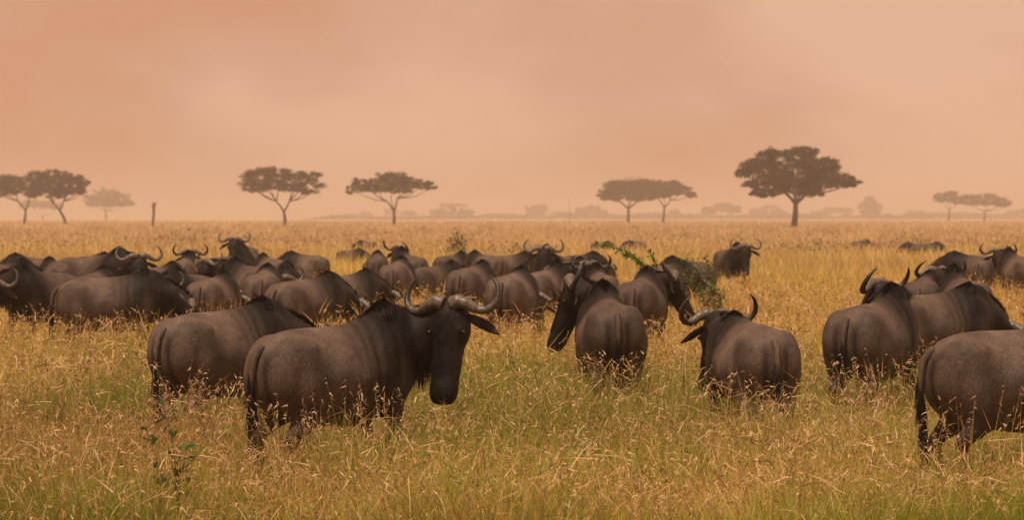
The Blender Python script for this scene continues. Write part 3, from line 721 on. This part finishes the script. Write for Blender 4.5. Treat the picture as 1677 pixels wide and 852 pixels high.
sprig('leafy_sprig', 835, 165, [[(0, 0, 0), (.0, 0, .45), (.0, 0, .82)], [(0, 0, .2), (.03, .02, .5), (.06, .02, .62)]],
      'small green sprig right of the big horned face', 'plant', .05, 16, 9, (.10, .13, .03), .005)
sprig('twig', 742, 195, [[(-.10, 0, 0), (-.08, 0, .25), (.02, 0, .42), (.16, 0, .58), (.20, 0, .62)], [(-.08, 0, .25), (.06, .03, .40), (.18, .03, .52)]],
      'bare crooked twig just right of the big wildebeest muzzle', 'twig', .03, 8, 10, (.10, .12, .04), .008)
sprig('low_bush', 752, 40, [[(0, 0, 0), (a, b_, h)] for a, b_, h in ((-.3, 0, 1.3), (0, .1, 1.55), (.3, 0, 1.1), (-.1, 0, 1.4), (.15, .1, 1.3), (-.5, 0, .7), (.5, 0, .6))],
      'loose grey green bush below the pale dome tree', 'bush', .16, 46, 12, (.13, .13, .05), .015, spread=.35)
sprig('stick', 934, F / 600., [[(0, 0, 0), (-.1, 0, 2.5), (-.22, 0, 6.3)]], 'thin bare stick rising among the faint trees at centre', 'stick', .2, 6, 14, (.1, .09, .05), .06)

# ------------------------------------------------------------------ grass
def blades(n, d0, d1, margin, hmin, hmax, wk, seed, tall=False):
    r = np.random.default_rng(seed)
    d = d0 * (d1 / d0) ** r.random(n); half = d * 838.5 / F * margin + .6
    x = r.uniform(-1, 1, n) * half
    # gather in tufts
    tx = vnoise(x, d, .5, 21); big = vnoise(x, d, 3.2, 22) ; mid = vnoise(x, d, 1.1, 23)
    keep = r.random(n) < (.35 + .65 * np.clip((tx * .5 + mid * .5 - .25) * 2.2, 0, 1)); x, d, tx, big, mid = [q[keep] for q in (x, d, tx, big, mid)]; n = len(x)
    h = r.uniform(hmin, hmax, n) * (.50 + 1.0 * (tx * .40 + mid * .60)) * (1 + .35 * np.clip((d - 22.8) / 2.0, 0, 1)); w_ = np.maximum(.0055, d * wk)
    az_ = r.uniform(0, 2 * math.pi, n); lean = np.abs(r.normal(.0, .62, n)) * np.where(r.random(n) < .2, 2.2, 1.0) + .1
    cl = vnoise(x, d, .8, 31) * 2 * math.pi                                # tufts lean together
    dx = np.cos(az_) * lean + np.cos(cl) * .28; dy = np.sin(az_) * lean + np.sin(cl) * .2
    d0v = np.stack([dx, dy, np.ones(n)], 1)
    drp = r.uniform(.1, 1.5, n) ** 1.3
    gold = np.array([.60, .43, .115]); orng = np.array([.48, .315, .085]); green = np.array([.25, .27, .035]); palec = np.array([.78, .55, .33]); dark = np.array([.22, .13, .05])
    kind = r.random(n)
    gr = np.clip((big - .42) * 2.0, 0, 1) * np.clip((46 - d) / 16, .10, 1) + np.clip((23.5 - d) / 5, 0, .5) * (mid > .35)
    c = np.where((kind < .48)[:, None], gold, orng)
    c = np.where(((kind > .78) & (kind < .88))[:, None], palec, c); c = np.where((kind > .88)[:, None], dark, c)
    isg = (r.random(n) < .06 + gr * .85)[:, None]; c = np.where(isg, green * r.uniform(.7, 1.25, (n, 1)), c)
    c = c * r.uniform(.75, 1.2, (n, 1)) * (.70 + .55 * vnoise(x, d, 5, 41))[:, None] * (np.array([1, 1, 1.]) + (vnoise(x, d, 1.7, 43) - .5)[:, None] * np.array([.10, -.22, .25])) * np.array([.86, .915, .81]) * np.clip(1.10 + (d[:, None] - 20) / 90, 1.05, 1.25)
    ff = np.clip((d - 50) / 200, 0, .75)[:, None]; c = c * (1 - ff) + np.array([.58, .405, .245]) * ff * r.uniform(.8, 1.1, (n, 1))  # dusty haze put into the blade colour: pinker with distance
    sdv = unit(np.stack([np.cos(az_ * 3.7), np.sin(az_ * 3.7) * .5, 0 * az_], 1))
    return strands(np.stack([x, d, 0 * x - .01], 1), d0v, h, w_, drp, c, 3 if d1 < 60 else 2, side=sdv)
def merge(name, parts, mt, label, cat, **k):
    o = 0; V = []; Fl = []; S = []; C = []
    for v, f, s, c in parts:
        V.append(v); Fl.append(f + o); S.append(s); C.append(c); o += len(v)
    ob = link(name, mesh_np(name, np.vstack(V), np.concatenate(Fl), np.concatenate(S), np.vstack(C)), None, mt)
    return tag(ob, label, cat, **k)
def litter(n, d0, d1, margin, seed):
    # broken stems and florets caught at all heights of the sward
    r = np.random.default_rng(seed); d = d0 * (d1 / d0) ** r.random(n); x = r.uniform(-1, 1, n) * (d * 838.5 / F * margin + .6)
    top = .52 * (.65 + .7 * (vnoise(x, d, .5, 21) * .45 + vnoise(x, d, 1.1, 23) * .55)) * (1 + .35 * np.clip((d - 22.8) / 2.0, 0, 1))
    z = top * r.uniform(.35, 1.12, n); dv = r.normal(0, 1, (n, 3)) * np.array([.75, .6, .9])
    pal = np.array([[.80, .56, .32], [.66, .40, .22], [.56, .36, .12], [.17, .10, .045], [.36, .20, .09]])[r.choice(5, n, p=[.22, .2, .2, .2, .18])]
    long_ = r.random(n) < .3
    return strands(np.stack([x, d, z], 1), dv, np.where(long_, r.uniform(.10, .30, n), r.uniform(.02, .07, n)), np.maximum(.006, d * .00030) * np.where(long_, .9, 1.5), r.uniform(0, 1, n), pal * r.uniform(.7, 1.2, (n, 1)), 2)
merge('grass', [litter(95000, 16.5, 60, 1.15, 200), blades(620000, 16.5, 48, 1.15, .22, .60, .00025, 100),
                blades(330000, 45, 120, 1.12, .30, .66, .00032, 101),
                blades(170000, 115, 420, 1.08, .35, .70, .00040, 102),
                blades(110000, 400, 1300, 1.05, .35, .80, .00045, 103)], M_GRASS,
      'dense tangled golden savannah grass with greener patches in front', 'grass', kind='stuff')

# low scrub scattered over the far plain
r = np.random.default_rng(91); VS = []; CS = []
for i in range(170):
    d = 120 * (520 / 120.) ** r.random(); x = r.uniform(-1, 1) * d * .2; n = 260; wd = r.uniform(.5, 2.2); ht = r.uniform(.55, 1.0)
    q = np.stack([x + r.normal(0, wd, n), d + r.normal(0, wd * .6, n), np.abs(r.normal(0, ht * .45, n)) + .15], 1)
    a = unit(r.normal(size=(n, 3))); b_ = unit(np.cross(a, r.normal(size=(n, 3)))); sz = .085 * r.uniform(.5, 1.2, (n, 1))
    VS.append(np.stack([q - a * sz, q + b_ * sz * .6, q + a * sz, q - b_ * sz * .6], 1).reshape(-1, 3))
    c = np.array([.30, .19, .12]) if r.random() < .65 else np.array([.24, .20, .08]); CS.append(np.repeat(c * r.uniform(.6, 1.4, (n, 1)), 4, 0))
VS = np.vstack(VS); tag(link('scrub', mesh_np('scrub', VS, np.arange(len(VS)), np.full(len(VS) // 4, 4), np.vstack(CS)), None, M_CROWN),
    'low brown and green scrub dotted over the far grass', 'scrub', kind='stuff')

# tall seed stalks
def stalks(n, seed, spots):
    r = np.random.default_rng(seed); P = []; tot = sum(s[3] for s in spots)
    X = []; Y = []
    for (px, s, w_, k) in spots:
        kk = max(1, int(n * k / tot)); a, b_ = place(px, s); X.append(a + r.normal(0, w_ / s, kk)); Y.append(b_ + r.normal(0, .35, kk))
    X = np.concatenate(X); Y = np.concatenate(Y); n = len(X)
    h = r.uniform(.55, .98, n); lean = r.normal(0, .22, (n, 2)); d0v = np.stack([lean[:, 0], lean[:, 1] * .6, np.ones(n)], 1)
    drp = r.uniform(.05, .7, n); colr = np.array([.46, .30, .13]) * r.uniform(.6, 1.2, (n, 1)); side = unit(np.stack([np.ones(n), r.normal(0, .2, n), 0 * h], 1))
    out = [strands(np.stack([X, Y, 0 * X], 1), d0v, h, np.full(n, .007), drp, colr, 5, side=side)]
    # seed heads: spikelets near the drooping tip
    d = unit(d0v); p = np.stack([X, Y, 0 * X], 1); pts = [p.copy()]
    for k in range(5): d = unit(d + np.array([0, 0, -1.]) * (drp[:, None] / 5)); p = p + d * h[:, None] / 5; pts.append(p.copy())
    pts = np.stack(pts, 1)
    for j in range(7):
        u = 3.9 + j * .16 + r.uniform(-.06, .06, n); i = np.minimum(u.astype(int), 4); f = (u - i)[:, None]
        q = pts[np.arange(n), i] * (1 - f) + pts[np.arange(n), i + 1] * f
        dd = np.stack([r.normal(0, 1, n), r.normal(0, .6, n), r.uniform(-.9, .5, n)], 1)
        keep = r.random(n) < .75
        cc = np.array([.56, .39, .24]) * r.uniform(.5, 1.2, (n, 1))
        out.append(strands(q[keep], dd[keep], r.uniform(.025, .055, n)[keep], np.full(n, .013)[keep], np.full(n, .8)[keep], cc[keep], 2))
    return out
spots = [(330, 205, 50, 16), (290, 205, 25, 8), (560, 230, 60, 13), (640, 235, 30, 7), (480, 232, 40, 5), (1010, 185, 55, 8), (1210, 215, 55, 8), (1290, 205, 20, 4), (1400, 190, 45, 7), (1470, 195, 40, 7),
         (1600, 168, 45, 8), (1580, 245, 60, 8), (240, 135, 80, 14), (120, 128, 60, 6), (330, 130, 40, 6), (430, 122, 60, 6), (540, 135, 40, 6), (700, 125, 60, 4), (860, 130, 60, 5)]
merge('seed_grass', stalks(300, 5, spots), M_GRASS, 'scattered tall pinkish seed stalks rising in front of the herd', 'seed grass', kind='stuff')
rr = np.random.default_rng(77)
spots2 = [(rr.uniform(-60, 1740), F / (19 * (55 / 19.) ** rr.random()), 40, 1) for _ in range(260)]
merge('seed_grass', stalks(800, 6, spots2), M_GRASS, 'thin seed stalks spread through the open grass', 'seed grass', kind='stuff')

# ------------------------------------------------------------------ haze
hz, hnt, hb = mat('haze'); hnt.nodes.remove(hb)
pv = N(hnt, 'ShaderNodeVolumePrincipled'); pv.inputs['Color'].default_value = (.70, .61, .54, 1); pv.inputs['Density'].default_value = .00052; pv.inputs['Anisotropy'].default_value = 0.0
hnt.links.new(pv.outputs[0], hnt.nodes['Material Output'].inputs['Volume'])
hb_ = MB(); X0, X1, Y0, Y1, Z0, Z1 = -9100, 9100, -9100, 9100, -1.0, 34.0
hb_.add([(X0, Y0, Z0), (X1, Y0, Z0), (X1, Y1, Z0), (X0, Y1, Z0), (X0, Y0, Z1), (X1, Y0, Z1), (X1, Y1, Z1), (X0, Y1, Z1)],
        [(0, 3, 2, 1), (4, 5, 6, 7), (0, 1, 5, 4), (1, 2, 6, 5), (2, 3, 7, 6), (3, 0, 4, 7)])
hazo = link('haze', hb_.mesh('haze', smooth=False), None, hz); tag(hazo, 'warm dusty haze lying over the plain', 'haze', kind='stuff')
